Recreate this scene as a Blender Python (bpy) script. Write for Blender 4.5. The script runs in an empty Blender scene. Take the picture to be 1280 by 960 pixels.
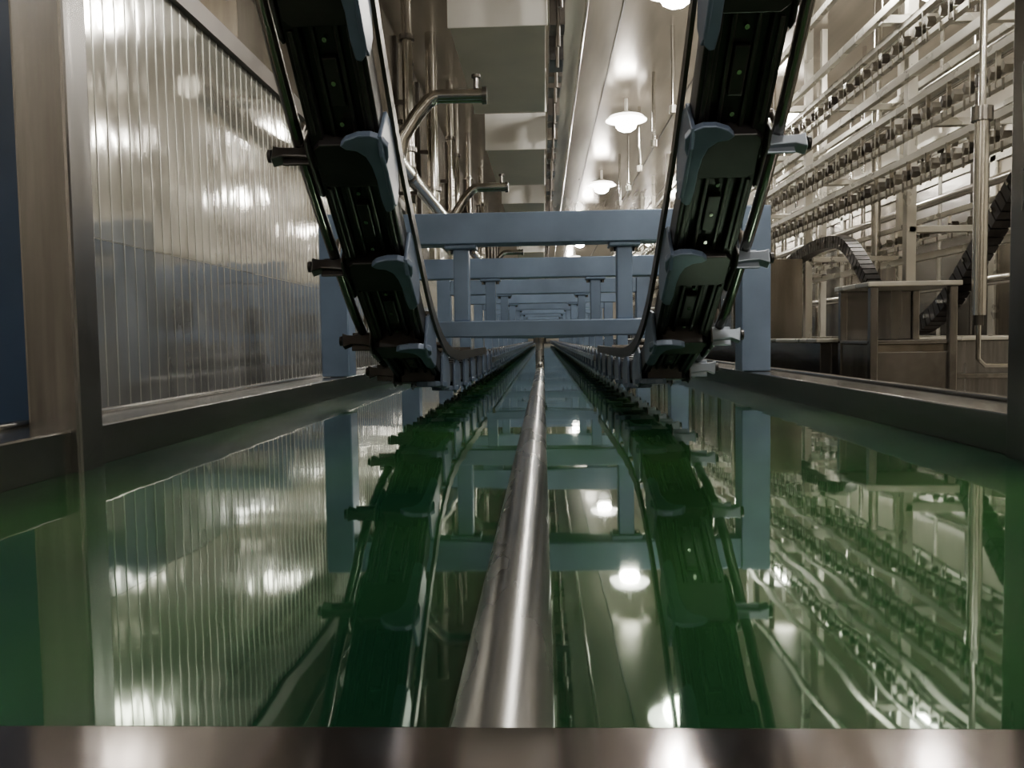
import bpy, math, random
from mathutils import Matrix, Vector
random.seed(4)
H=0.172
scene=bpy.context.scene

# ---------------------------------------------------------------- materials
def mat(name,col,rough=.4,metal=0.,var=.15,nscale=8.,bump=0.,bscale=40.,spec=.5,stretch=None,col2=None,rvar=.1):
    m=bpy.data.materials.new(name); m.use_nodes=True
    nt=m.node_tree; N=nt.nodes; L=nt.links
    b=N['Principled BSDF']
    tc=N.new('ShaderNodeTexCoord'); mp=N.new('ShaderNodeMapping')
    L.new(tc.outputs['Object'],mp.inputs['Vector'])
    if stretch: mp.inputs['Scale'].default_value=stretch
    n=N.new('ShaderNodeTexNoise'); n.inputs['Scale'].default_value=nscale; n.inputs['Detail'].default_value=4
    L.new(mp.outputs['Vector'],n.inputs['Vector'])
    cr=N.new('ShaderNodeValToRGB')
    c2=col2 or tuple(c*(1-var*1.6) for c in col)
    c1=tuple(min(1,c*(1+var)) for c in col)
    cr.color_ramp.elements[0].position=.3; cr.color_ramp.elements[1].position=.7
    cr.color_ramp.elements[0].color=(*c2,1); cr.color_ramp.elements[1].color=(*c1,1)
    L.new(n.outputs['Fac'],cr.inputs['Fac']); L.new(cr.outputs['Color'],b.inputs['Base Color'])
    mr=N.new('ShaderNodeMapRange'); mr.inputs['To Min'].default_value=max(.02,rough-rvar*rough*2); mr.inputs['To Max'].default_value=min(1,rough+rvar*rough*2)
    L.new(n.outputs['Fac'],mr.inputs['Value']); L.new(mr.outputs['Result'],b.inputs['Roughness'])
    b.inputs['Metallic'].default_value=metal
    b.inputs['Specular IOR Level'].default_value=spec
    if bump:
        n2=N.new('ShaderNodeTexNoise'); n2.inputs['Scale'].default_value=bscale; n2.inputs['Detail'].default_value=1.5
        L.new(mp.outputs['Vector'],n2.inputs['Vector'])
        bp=N.new('ShaderNodeBump'); bp.inputs['Strength'].default_value=bump; bp.inputs['Distance'].default_value=.01
        L.new(n2.outputs['Fac'],bp.inputs['Height']); L.new(bp.outputs['Normal'],b.inputs['Normal'])
    return m
STEEL=mat('brushed_steel',(.31,.30,.285),.22,.95,.18,5,bump=.12,bscale=20,stretch=(1,.15,1))
STEELE=mat('worn_steel',(.36,.325,.325),.10,.95,.22,9,rvar=.3)
STEELV=mat('steel_post',(.25,.245,.24),.26,.92,.15,4,bump=.1,bscale=12,stretch=(3,3,.3))
STEELD=mat('dark_steel',(.10,.09,.08),.38,.85,.2,6)
CHROME=mat('polished_pipe',(.66,.645,.60),.16,1.,.1,6)
PIPE=mat('weathered_pipe',(.42,.425,.42),.27,.93,.14,16,bump=.03,bscale=34,stretch=(1,.3,1),rvar=.15)
BLUE=mat('blue_grey_frame',(.18,.25,.37),.34,.45,.12,6)
BLUEP=mat('blue_grey_plastic',(.095,.13,.20),.36,.2,.15,10)
GREYL=mat('light_grey_arm',(.24,.28,.34),.35,.5,.1,10)
BLACK=mat('chain_black',(.022,.020,.021),.33,.3,.3,15)
BLACK2=mat('chain_dark_metal',(.065,.062,.062),.32,.8,.3,15)
CREAM=mat('galvanised_rail',(.68,.66,.59),.28,.55,.12,4)
HOLD=mat('holder_metal',(.22,.205,.175),.3,.8,.2,12)
BEIGE=mat('beige_duct',(.74,.71,.62),.4,.05,.05,3)
WHITE=mat('white_panel',(.97,.96,.92),.5,0,.02,3)
CEIL=mat('ceiling_panel',(.48,.43,.36),.20,.4,.15,1.5,bump=.12,bscale=6,stretch=(3,.3,1))
WALLM=mat('wall_paint',(.70,.66,.57),.3,.15,.14,1.5)
FLOORM=mat('floor_tile',(.22,.20,.17),.4,0,.15,3)
BROWN=mat('brown_steel_panel',(.31,.28,.235),.24,.88,.25,3,stretch=(4,4,.4))
NAVY=mat('navy_panel',(.010,.035,.085),.4,.1,.15,3)
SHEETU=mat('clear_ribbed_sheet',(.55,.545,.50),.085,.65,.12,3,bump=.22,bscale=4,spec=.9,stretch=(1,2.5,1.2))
SHEETL=mat('lower_sheet_reflection_tint',(.39,.405,.41),.095,.65,.15,3,bump=.22,bscale=4,spec=.9,stretch=(1,2.5,1.2))  # bluish reflection of the room put into the lower tier's colour
RIB=mat('sheet_rib',(.62,.62,.58),.2,.6,.1,5,spec=.8)
def emis(name,s):
    m=bpy.data.materials.new(name); m.use_nodes=True
    b=m.node_tree.nodes['Principled BSDF']; b.inputs['Emission Color'].default_value=(1,.94,.84,1); b.inputs['Emission Strength'].default_value=s; return m
LENS=emis('bulb_glow',200); HALO=emis('added_halo_disc',9)  # second glow belongs to a disc added as a halo around the bulb
# liquid
LIQ=bpy.data.materials.new('green_liquid'); LIQ.use_nodes=True
nt=LIQ.node_tree; b=nt.nodes['Principled BSDF']
b.inputs['Roughness'].default_value=.03; b.inputs['IOR'].default_value=2.15
b.inputs['Specular Tint'].default_value=(.72,1,.78,1)
tc=nt.nodes.new('ShaderNodeTexCoord')
n=nt.nodes.new('ShaderNodeTexNoise'); n.inputs['Scale'].default_value=1.3
cr=nt.nodes.new('ShaderNodeValToRGB'); cr.color_ramp.elements[0].color=(.006,.034,.017,1); cr.color_ramp.elements[1].color=(.030,.110,.030,1)
cr.color_ramp.elements[0].position=.40; cr.color_ramp.elements[1].position=.62
nt.links.new(tc.outputs['Object'],n.inputs['Vector']); nt.links.new(n.outputs['Fac'],cr.inputs['Fac']); nt.links.new(cr.outputs['Color'],b.inputs['Base Color'])
mp=nt.nodes.new('ShaderNodeMapping'); mp.inputs['Scale'].default_value=(1,2,1); nt.links.new(tc.outputs['Object'],mp.inputs['Vector'])
n2=nt.nodes.new('ShaderNodeTexNoise'); n2.inputs['Scale'].default_value=6; n2.inputs['Detail'].default_value=1
nt.links.new(mp.outputs['Vector'],n2.inputs['Vector'])
bp=nt.nodes.new('ShaderNodeBump'); bp.inputs['Strength'].default_value=.024; bp.inputs['Distance'].default_value=.01
nt.links.new(n2.outputs['Fac'],bp.inputs['Height']); nt.links.new(bp.outputs['Normal'],b.inputs['Normal'])

# ---------------------------------------------------------------- builder
class B:
    def __init__(s): s.v=[];s.f=[];s.m=[];s.sm=[];s.mats=[]
    def mi(s,m):
        if m not in s.mats: s.mats.append(m)
        return s.mats.index(m)
    def add(s,vs,fs,m,smooth=False,T=None):
        o=len(s.v); k=s.mi(m)
        for v in vs:
            v=Vector(v); s.v.append(T@v if T else v)
        for f in fs: s.f.append([o+i for i in f]); s.m.append(k); s.sm.append(smooth)
    def box(s,x0,x1,y0,y1,z0,z1,m,T=None):
        if x0>x1:x0,x1=x1,x0
        vs=[(x0,y0,z0),(x1,y0,z0),(x1,y1,z0),(x0,y1,z0),(x0,y0,z1),(x1,y0,z1),(x1,y1,z1),(x0,y1,z1)]
        s.add(vs,[(0,3,2,1),(4,5,6,7),(0,1,5,4),(1,2,6,5),(2,3,7,6),(3,0,4,7)],m,False,T)
    def cyl(s,p,q,r,m,seg=16,r2=None,T=None):
        s.tube([p,q],r,m,seg,r2,T)
    def tube(s,pts,r,m,seg=16,r2=None,T=None):
        pts=[Vector(p) for p in pts]; vs=[];fs=[]
        n=len(pts); up=None
        for i,p in enumerate(pts):
            t=(pts[min(i+1,n-1)]-pts[max(i-1,0)]).normalized()
            if up is None:
                up=Vector((0,0,1)) if abs(t.z)<.9 else Vector((1,0,0))
            a=t.cross(up).normalized(); c=a.cross(t).normalized(); up=c
            rr=r if (r2 is None) else r+(r2-r)*i/(n-1)
            for k in range(seg):
                an=2*math.pi*k/seg
                vs.append(p+a*rr*math.cos(an)+c*rr*math.sin(an))
        for i in range(n-1):
            for k in range(seg):
                fs.append((i*seg+k,i*seg+(k+1)%seg,(i+1)*seg+(k+1)%seg,(i+1)*seg+k))
        s.add(vs,fs,m,True,T)
        s.add(vs[:seg],[tuple(range(seg))[::-1]],m,False,T); s.add(vs[-seg:],[tuple(range(seg))],m,False,T)
    def prism(s,poly,axis,a,c,m,T=None):
        def mk(p,h):
            if axis=='x': return (h,p[0],p[1])
            if axis=='y': return (p[0],h,p[1])
            return (p[0],p[1],h)
        n=len(poly); vs=[mk(p,a) for p in poly]+[mk(p,c) for p in poly]
        fs=[tuple(range(n))[::-1],tuple(range(n,2*n))]+[(i,(i+1)%n,n+(i+1)%n,n+i) for i in range(n)]
        s.add(vs,fs,m,False,T)
    def mesh(s,name):
        me=bpy.data.meshes.new(name); me.from_pydata([tuple(v) for v in s.v],[],s.f)
        for m in s.mats: me.materials.append(m)
        me.polygons.foreach_set('material_index',s.m); me.polygons.foreach_set('use_smooth',s.sm)
        import bmesh
        bm=bmesh.new(); bm.from_mesh(me); bmesh.ops.recalc_face_normals(bm,faces=bm.faces); bm.to_mesh(me); bm.free()
        me.update(); return me
    def obj(s,name,bevel=0,parent=None):
        o=bpy.data.objects.new(name,s.mesh(name)); scene.collection.objects.link(o)
        if parent: o.parent=parent
        if bevel:
            md=o.modifiers.new('bevel','BEVEL'); md.width=bevel; md.segments=2; md.limit_method='ANGLE'; md.angle_limit=1.0
        return o
def empty(name):
    o=bpy.data.objects.new(name,None); scene.collection.objects.link(o); return o

YF=36
# ---------------------------------------------------------------- shell
def slab(name,x0,x1,y0,y1,z0,z1,m):
    q=B(); q.box(x0,x1,y0,y1,z0,z1,m); return q.obj(name)
slab('floor',-3.1,4.6,-2.6,YF+.1,-.75,-.65,FLOORM)
slab('ceiling',-3.1,4.6,-2.6,YF+.1,2.62,2.72,CEIL)
slab('wall_left',-3.1,-3.0,-2.6,YF,-.65,2.62,WALLM)
slab('wall_right',4.5,4.6,-2.6,YF,-.65,2.62,WALLM)
slab('wall_far',-3.0,4.5,YF,YF+.1,-.65,2.62,WALLM)
slab('wall_near',-3.0,4.5,-2.6,-2.5,-.65,2.62,BROWN)

# ---------------------------------------------------------------- tank
q=B()
q.add([(-.644,.233,0),(.644,.233,0),(.644,YF-1,0),(-.644,YF-1,0)],[(0,1,2,3)],LIQ)
q.obj('green_liquid_bath')
q=B()
for s in(-1,1):
    q.box(s*.645,s*.765,.235,YF-1,-.55,H-.114,STEEL)
    q.box(s*.745,s*.765,.235,YF-1,H-.114,H-.106,STEEL)
q.box(-.645,.645,YF-1,YF-.9,-.55,.06,STEEL)
q.box(-.645,.645,.235,YF-1,-.55,-.50,STEELD)
q.obj('dipping_tank',.003)
q=B(); q.prism([(.06,-.5),(.232,-.5),(.232,.0592),(.06,.0655)],'x',-.765,.765,STEELE)
q.obj('tank_end_beam',.006)
q=B()
pp=[(-.019,.236,.013),(-.019,3.91,.013)]
for k in range(1,7):
    a=math.radians(15*k); pp.append((-.019,3.91+.05*math.sin(a),.063-.05*math.cos(a)))
pp.append((-.019,3.96,H+.006))
q.tube(pp,.0215,PIPE,32)
q.cyl((-.019,3.96,H-.02),(-.019,3.96,H+.004),.032,STEEL,20)
q.obj('spray_pipe')

# ---------------------------------------------------------------- support frames
def frame(y,name='support_frame'):
    q=B()
    for s in(-1,1):
        q.box(s*.622,s*.712,y,y+.09,H-.112,H+.405,BLUE)
        q.box(s*.235,s*.285,y+.02,y+.07,H+.06,H+.31,BLUE)
        q.box(s*.21,s*.31,y+.005,y+.085,H+.288,H+.302,BLUE)
        for k in(-1,1): q.cyl((s*.26+k*.035,y+.045,H+.275),(s*.26+k*.035,y+.045,H+.288),.009,STEEL,8)
    q.box(-.621,.621,y,y+.09,H+.302,H+.40,BLUE)
    q.box(-.36,.34,y+.0,y+.06,H+.008,H+.06,BLUE)
    return q.obj(name,.004)
D1=2.54; SP=1.42
for i in range(22):
    frame(D1+i*SP)
q=B(); y=1.06
for s in(-1,1):
    q.box(s*.632,s*.705,y,y+.06,-.5,2.4,STEELV)
    q.box(s*.705,s*1.3,y+.0,y+.06,H-.20,H-.125,STEELV)
q.box(-.705,.705,y,y+.06,2.4,2.5,STEELV)
q.obj('portal_frame',.005)
q=B(); 
q.box(-1.3,-.72,y+.07,y+.10,H-.12,2.0,NAVY); q.box(-1.3,-.72,y+.065,y+.105,2.0,2.05,STEELV)
q.box(-1.3,-.77,y+.07,y+.10,-.6,H-.2,NAVY)
q.obj('cabinet_panel',.003)

# ---------------------------------------------------------------- partition
q=B(); zt=H+.93; X=-1.0
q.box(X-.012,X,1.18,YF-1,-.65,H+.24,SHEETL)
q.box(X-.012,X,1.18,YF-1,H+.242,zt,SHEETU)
yy=1.19
while yy<20:
    q.box(X,X+.0016,yy,yy+.0035,H-.30,zt-.002,RIB)
    yy+=.050
q.box(X-.03,X+.02,1.18,YF-1,zt,zt+.06,STEELD)
q.obj('ribbed_partition')

# ---------------------------------------------------------------- chain
PITCH=.238
def link_mesh(side):
    q=B(); s=side; P=PITCH; inn=-s
    q.box(-.034,.034,.02,P-.0,-.004,.020,BLACK)
    for x in(-.045,.045):
        q.box(x-.011,x+.011,.006,P-.004,-.020,.026,BLACK)
        q.box(x-.004,x+.004,.045,P-.045,-.025,-.019,BLACK2)
    q.box(-.021,-.014,.025,P-.025,-.014,-.004,BLACK2)
    q.box(.014,.021,.025,P-.025,-.014,-.004,BLACK2)
    q.box(-.011,.011,.085,.155,-.016,-.003,BLACK)
    for yv in(.06,.12,.18): q.cyl((0,yv,-.019),(0,yv,-.004),.0035,CHROME,8)
    q.cyl((-.056,0,0),(.056,0,0),.024,BLACK,16)
    q.cyl((-.060,0,0),(.060,0,0),.010,BLACK2,10)
    kb=[(-.05,-.03),(-.04,-.038),(.04,-.038),(.05,-.03),(.052,.03),(.04,.04),(-.04,.04),(-.052,.03)]
    q.prism(kb,'z',-.027,.030,BLACK)
    lob=[(.044,.080),(.052,.082),(.060,.074),(.063,.050),(.059,.022),(.060,-.002),(.068,-.022),(.070,-.040),(.062,-.054),(.046,-.061),(.026,-.061),(.006,-.054),(-.004,-.044),(.004,-.037),(.020,-.034),(.032,-.024),(.038,-.006),(.041,.02),(.041,.055)]
    q.prism([(x*inn,yv) for x,yv in lob],'z',-.038,-.026,BLUEP)
    side_=[(-.058,-.036),(-.030,-.046),(.0,-.040),(.030,-.040),(.066,-.038),(.080,-.026),(.074,.010),(.045,.032),(-.02,.046),(-.050,.030)]
    q.prism(side_,'x',inn*.056,inn*.063,BLUEP)
    side2=[(y_*.8,z_*.8) for y_,z_ in side_]
    q.prism(side2,'x',-inn*.056,-inn*.061,BLACK2)
    for v in q.v: v.x*=.92
    A=GREYL if s>0 else BLACK2
    arm=[(.041,-.018),(.075,-.012),(.100,-.010),(.116,-.017),(.119,.013),(.108,.009),(.08,.007),(.041,.018)]
    q.prism([(x*s,z) for x,z in arm],'y',-.009,.009,A)
    q.box(s*.045,s*.10,-.002,.002,-.022,.016,A)
    q.cyl((s*.119,0,-.001),(s*.124,0,-.001),.010,BLACK,10)
    return q.mesh('chain_link')
ctrl=[(.35,1.55),(.55,1.20),(.72,.92),(.86,.69),(1.0,.475),(1.19,.275),(1.37,.135),(1.56,.010),(1.77,-.062),(2.0,-.086),(2.25,-.09),(2.6,-.09),(3,-.09)]
def cr_spline(P,n=20):
    out=[]
    for i in range(len(P)-1):
        p0=P[max(i-1,0)];p1=P[i];p2=P[i+1];p3=P[min(i+2,len(P)-1)]
        for k in range(n):
            t=k/n
            out.append(tuple(.5*((2*p1[j])+(-p0[j]+p2[j])*t+(2*p0[j]-5*p1[j]+4*p2[j]-p3[j])*t*t+(-p0[j]+3*p1[j]-3*p2[j]+p3[j])*t**3) for j in range(2)))
    out.append(P[-1]); return out
path=cr_spline(ctrl)
def resample(path,step):
    cur=path[0]; need=step
    out=[cur]; k=1
    while k<len(path):
        d=math.dist(cur,path[k])
        if d>=need:
            t=need/d; cur=(cur[0]+(path[k][0]-cur[0])*t,cur[1]+(path[k][1]-cur[1])*t); out.append(cur); need=step
        else: need-=d; cur=path[k]; k+=1
    return out
longp=path+[(YF-2,-.09)]
best=None
for oi in range(0,60):
    rs=resample(longp[oi:],PITCH)
    e=min(abs(p[0]-1.375) for p in rs[:14])
    if best is None or e<best[0]: best=(e,rs)
nodes=best[1]
def chain(side,name):
    root=empty(name); me=link_mesh(side); cx=-.279 if side<0 else .264
    for i in range(len(nodes)-1):
        a,b_=nodes[i],nodes[i+1]
        if a[0]>24: break
        ang=math.atan2(b_[1]-a[1],b_[0]-a[0])
        o=bpy.data.objects.new('link_%d'%i,me); scene.collection.objects.link(o); o.parent=root
        o.matrix_world=Matrix.Translation((cx,a[0],H+a[1]))@Matrix.Rotation(ang,4,'X')
        md=o.modifiers.new('bevel','BEVEL'); md.width=.0025; md.segments=2 if a[0]<3 else 1; md.limit_method='ANGLE'; md.angle_limit=1.0
    return root
chain(-1,'conveyor_chain'); chain(1,'conveyor_chain')
def offs(path,d):
    out=[]
    for i,p in enumerate(path):
        a=path[max(i-1,0)];b_=path[min(i+1,len(path)-1)]
        dx,dz=b_[0]-a[0],b_[1]-a[1]; l=math.hypot(dx,dz)
        out.append((p[0]-dz/l*d,p[1]+dx/l*d))
    return out
for s in(-1,1):
    q=B(); c0=.279 if s<0 else .264
    xr=s*(c0+.080); xi=s*(c0-.060)
    up=offs(path,.018)
    q.tube([(xr,p[0],H+p[1]) for p in up[::4]]+[(xr,22,H-.072)],.0095,STEEL,12)
    up2=offs(path,.050)
    for i in range(0,len(up2)-4,4):
        a=up2[i];c=up2[i+4]; L=math.dist(a,c)+.004
        T=Matrix.Translation((xi,a[0],H+a[1]))@Matrix.Rotation(math.atan2(c[1]-a[1],c[0]-a[0]),4,'X')
        q.box(-.003,.003,0,L,-.012,.012,STEELD,T)
    q.box(s*.19-.005,s*.19+.005,3.0,26,H-.085,H-.065,CHROME)
    upb=offs(path,.062)
    for i in range(11,len(up)-20,22):
        p=upb[i]; q.cyl((xi,p[0],H+p[1]),(xr,p[0],H+p[1]),.007,STEELD,8)
        p2=up[i]; q.cyl((xr,p[0],H+p[1]),(xr,p2[0],H+p2[1]),.006,STEELD,8)
    q.obj('chain_guide_rail')

# ---------------------------------------------------------------- ceiling boxes
for i in range(9):
    y0=4.45+i*2.84
    q=B(); z0=H+1.7
    q.box(-.49,.035,y0,y0+1.65,z0,z0+.31,BEIGE)
    q.box(-.50,.045,y0-.012,y0,z0-.004,z0+.32,WHITE)
    q.box(-.50,.045,y0+1.65,y0+1.662,z0-.004,z0+.32,WHITE)
    for yy in(y0+.3,y0+1.3):
        for xx in(-.42,-.04): q.cyl((xx,yy,z0+.3),(xx,yy,2.62),.012,STEELD,8)
    q.obj('ventilation_box',.004)
q=B(); 
q.box(.075,.155,2,28,H+1.98,H+2.0,STEELD)
yy=2.2
while yy<24:
    h=random.uniform(.12,.3); q.box(.06,.15,yy,yy+random.uniform(.12,.3),H+1.98-h,H+1.98,random.choice([STEELD,BLACK2,STEELD,BROWN])); 
    q.cyl((.11,yy,H+1.7),(.11,yy,2.62),.012,STEELD,8)
    yy+=random.uniform(.35,.6)
q.obj('cable_tray')
q=B()
for x in(.62,1.45,2.0):
    q.box(x,x+.012,1,30,2.61,2.62,STEELD)
q.cyl((.35,1,2.59),(.35,30,2.59),.014,CHROME,8)
for i in range(5):
    q.cyl((1.05,6.5+i*1.1,2.0),(1.05,6.5+i*1.1,2.62),.016,CHROME,10)
    q.cyl((1.05,6.5+i*1.1,1.94),(1.05,6.5+i*1.1,2.0),.03,CREAM,10)
q.obj('ceiling_conduits')

# ---------------------------------------------------------------- left overhead machinery
q=B()
for i in range(16):
    y0=3.0+i*1.1
    q.box(-1.5,-1.12,y0,y0+1.07,H+.62,2.55,BROWN)
    q.box(-1.12,-1.09,y0+1.0,y0+1.06,H+.7,2.5,STEELD)
    q.box(-1.12,-1.10,y0,y0+1.07,H+1.35,H+1.4,STEEL)
    q.cyl((-1.3,y0+.5,-.65),(-1.3,y0+.5,H+.62),.03,STEEL,10)
q.obj('drying_oven',.004)
q=B()
px,pz=-.74,H+.93
q.tube([(px,2.9,pz),(px,24,pz)],.042,CHROME,20)
for k in range(7):
    y0=4.2+2.5*k
    q.tube([(px,y0,pz+.0),(px+.02,y0,pz+.12),(px+.10,y0,pz+.24),(px+.16,y0,pz+.305),(px+.19,y0,pz+.325),(px+.22,y0,pz+.33),(-.30,y0,pz+.33)],.037,CHROME,16)
    q.cyl((-.30,y0,pz+.33),(-.275,y0,pz+.33),.045,STEEL,16)
    q.cyl((-.33,y0,pz+.36),(-.33,y0,pz+.42),.013,STEEL,10); q.cyl((-.33,y0,pz+.42),(-.33,y0,pz+.435),.024,STEELD,10)
    q.cyl((px,y0-.12,pz),(px,y0-.09,pz),.05,STEEL,18); q.cyl((px,y0+.3,pz),(px,y0+.33,pz),.05,STEEL,18)
    q.box(-.98,px,y0+.6,y0+.62,pz-.06,pz-.04,STEELD)
q.obj('manifold_pipe')
for i,(x,y0,r) in enumerate([(-.86,4.0,.03),(-.84,5.15,.034),(-.90,5.6,.022),(-.87,6.5,.045),(-.86,7.7,.034),(-.88,8.4,.03),(-.86,9.6,.034),(-.86,11.5,.034)]):
    q=B(); q.cyl((x,y0,H+.6),(x,y0,2.62),r,CHROME,18)
    for z in(H+1.2,H+1.9): q.cyl((x,y0,z),(x,y0,z+.03),r*1.45,STEEL,18)
    q.box(x-.1,x,y0-.01,y0+.01,H+1.5,H+1.53,STEELD)
    q.obj('riser_pipe')

# ---------------------------------------------------------------- right: second line
def rack(X,z0,z1,y0,y1,step,name='former_rack'):
    q=B()
    q.box(X,X+.03,y0,y1,z1,z1+.026,CREAM)
    q.box(X,X+.03,y0,y1,z0,z0+.022,CREAM)
    q.box(X+.03,X+.045,y0,y1,(z0+z1)/2-.008,(z0+z1)/2+.008,CREAM)
    y=y0; zm=(z0+z1)/2
    k=0
    while y<y1:
        q.prism([(y,zm-.022),(y+.012,zm),(y,zm+.022),(y-.012,zm)],'x',X-.004,X+.03,HOLD if k%3 else STEELD)
        q.box(X-.006,X+.0,y-.003,y+.003,z0-.018,z0+.02,HOLD)
        if k%2==0: q.box(X-.004,X+.010,y+.037,y+.046,z0,z1,CHROME)
        y+=step; k+=1
    return q.obj(name)
rack(1.5,H+.80,H+.92,1.9,15,.08)
rack(1.5,H+.60,H+.70,1.9,15,.08)
rack(1.6,H+1.22,H+1.34,1.9,15,.11)
rack(2.15,H+.5,H+.62,2.4,15,.16)
rack(2.3,H+1.0,H+1.12,2.4,15,.16)
q=B()
for i in range(11):
    y0=2.35+i*SP
    for X in(1.67,2.25): 
        q.box(X,X+.045,y0,y0+.045,-.65,2.6,CREAM)
    q.box(1.55,2.3,y0,y0+.04,H+1.4,H+1.44,CREAM)
    q.box(1.55,2.3,y0,y0+.04,H+.94,H+.975,CREAM)
    q.box(1.68,2.3,y0,y0+.04,H+.46,H+.49,CREAM)
for X,z in((1.54,1.42),(1.54,1.75),(2.2,1.42),(2.2,1.75),(1.56,1.08),(2.2,.42)):
    q.box(X,X+.03,1.9,18,H+z,H+z+.04,CREAM)
q.obj('line_support_structure',.003)
# large steel side panels behind the second line
q=B()
for i in range(9):
    y0=3.2+i*1.5
    q.box(3.35,3.40,y0,y0+1.46,-.65,H+1.25,BROWN if i%2 else STEEL)
    q.box(3.33,3.35,y0+1.38,y0+1.46,-.65,H+1.3,CREAM)
q.box(3.33,3.40,3.2,16.7,H+1.25,H+1.31,CREAM)
q.obj('tank_side_panels',.004)
q=B()
for i in range(36):
    y0=2.6+i*.45+random.uniform(-.1,.1); X=random.choice([2.12,2.75,2.85,3.0,3.2])
    r=random.uniform(.012,.03)
    q.cyl((X,y0,-.65),(X,y0,2.6),r,random.choice([CHROME,CREAM,CHROME,STEEL]),12)
for X,z,r in((1.9,1.55,.025),(2.0,1.2,.02),(2.7,1.7,.04),(2.7,.9,.03),(2.6,.3,.03)):
    q.cyl((X,2.2,H+z),(X,20,H+z),r,CHROME,12)
q.obj('process_pipework')
loop=[(5.6,.40),(5.0,.49),(4.6,.51),(4.3,.47),(4.05,.31),(3.86,.14),(3.66,.045),(3.46,.03),(3.25,.11),(3.05,.26),(2.86,.42),(2.6,.62),(2.4,.75)]
lp=cr_spline(loop,12); LX=1.60
q=B(); q.tube([(LX,p[0],H+p[1]) for p in lp],.028,BLACK,12)
rs=resample(lp,.04)
for i in range(len(rs)-1):
    a=rs[i];c=rs[i+1]; T=Matrix.Translation((LX,a[0],H+a[1]))@Matrix.Rotation(math.atan2(c[1]-a[1],c[0]-a[0]),4,'X')
    q.box(-.035,.030,0,.033,-.032,.032,BLACK2,T); 
    if i%3==0: q.box(-.05,-.035,.01,.02,-.008,.008,CHROME,T)
q.obj('looped_drive_chain')
q=B()
q.box(1.02,1.06,3.0,16,-.65,H-.03,STEEL); q.box(1.00,1.09,2.98,16,H-.03,H-.016,CREAM)
q.box(2.03,2.07,3.0,16,-.65,H-.03,STEEL); q.box(2.00,2.09,2.98,16,H-.03,H-.016,CREAM)
q.box(1.06,2.03,3.0,3.04,-.65,H-.03,STEELV); q.box(1.09,2.00,2.98,3.06,H-.03,H-.016,CREAM)
q.box(1.06,2.03,3.04,16,-.2,-.16,STEELD)
q.box(1.06,2.0,2.985,3.0,H-.17,H-.15,STEEL)
q.obj('second_tank',.003)
q=B()
for xx in(1.05,1.30):
    for yy in(2.62,2.88): q.box(xx,xx+.025,yy,yy+.025,-.65,H+.15,STEEL)
q.box(1.04,1.335,2.61,2.915,H+.15,H+.166,CREAM)
q.box(1.055,1.32,2.64,2.90,-.6,H-.035,BROWN)       # closed cabinet body under the open shelf
q.box(1.07,1.305,2.632,2.64,-.5,H-.06,STEEL)
q.box(1.05,1.325,2.63,2.905,H-.035,H-.022,STEEL)
q.box(1.075,1.30,2.888,2.896,H-.022,H+.15,STEELV)
q.obj('steel_cabinet',.003)
q=B()
for i in range(8):
    y0=4.3+i*.9
    q.box(1.13,1.37,y0,y0+.86,-.15,H+.40,BROWN); q.box(1.12,1.13,y0+.02,y0+.09,-.15,H+.40,STEEL)
    q.cyl((1.10,y0+.4,-.15),(1.10,y0+.4,H+.5),.012,CHROME,10)
q.obj('machine_guard',.004)
q=B(); X,y0=1.30,2.45
q.cyl((X,y0,H+.05),(X,y0,H+.62),.020,CHROME,18); q.cyl((X,y0,H+.02),(X,y0,H+.05),.013,STEELD,12)
q.tube([(X,y0,H+.03),(X,y0,H-.08),(X+.02,y0,H-.10),(X+.25,y0,H-.105)],.007,CHROME,10)
q.cyl((X,y0,H+.62),(X,y0,H+.66),.03,STEEL,14)
q.cyl((X,y0,H+.66),(X,y0,2.6),.01,CHROME,10)
q.obj('air_cylinder')

# ---------------------------------------------------------------- lamps
import bmesh
bulbme=bpy.data.meshes.new('bulb'); bm=bmesh.new(); bmesh.ops.create_icosphere(bm,subdivisions=2,radius=.11)
for v in bm.verts: v.co.z*=.65
bm.to_mesh(bulbme); bm.free(); bulbme.materials.append(LENS)
for p in bulbme.polygons: p.use_smooth=True
def lamp(x,y):
    root=empty('ceiling_lamp'); root.location=(x,y,H+2.18)
    q=B()
    q.cyl((0,0,.045),(0,0,.085),.21,HALO,28,r2=.17)  # added glowing disc, widens the bulb's halo and its reflections
    q.cyl((0,0,.085),(0,0,.13),.15,WHITE,24,r2=.05)
    q.cyl((0,0,.13),(0,0,.268),.018,WHITE,14)
    q.obj('housing',0,root)
    o=bpy.data.objects.new('bulb',bulbme); scene.collection.objects.link(o); o.parent=root
for y in(-1.5,1.9,5.3,8.4,11.9,15.4,18.9,22.4,25.9):
    lamp(.88,y); lamp(2.50,y)
for i in range(6):
    lamp(-2.2,-1.2+5*i)  # unseen row added to light the left side

w=bpy.data.worlds.new('world'); scene.world=w; w.use_nodes=True
w.node_tree.nodes['Background'].inputs[0].default_value=(.8,.8,.8,1); w.node_tree.nodes['Background'].inputs[1].default_value=.2

# ---------------------------------------------------------------- camera
cam=bpy.data.cameras.new('camera'); cam.lens=28.125; cam.sensor_width=36; cam.clip_start=.01; cam.clip_end=200
co=bpy.data.objects.new('camera',cam); scene.collection.objects.link(co)
co.matrix_world=Matrix.Translation((0,0,H))@Matrix.Rotation(math.radians(2.3),4,'Z')@Matrix.Rotation(math.radians(90-3.2),4,'X')@Matrix.Rotation(math.radians(-.9),4,'Z')
scene.camera=co
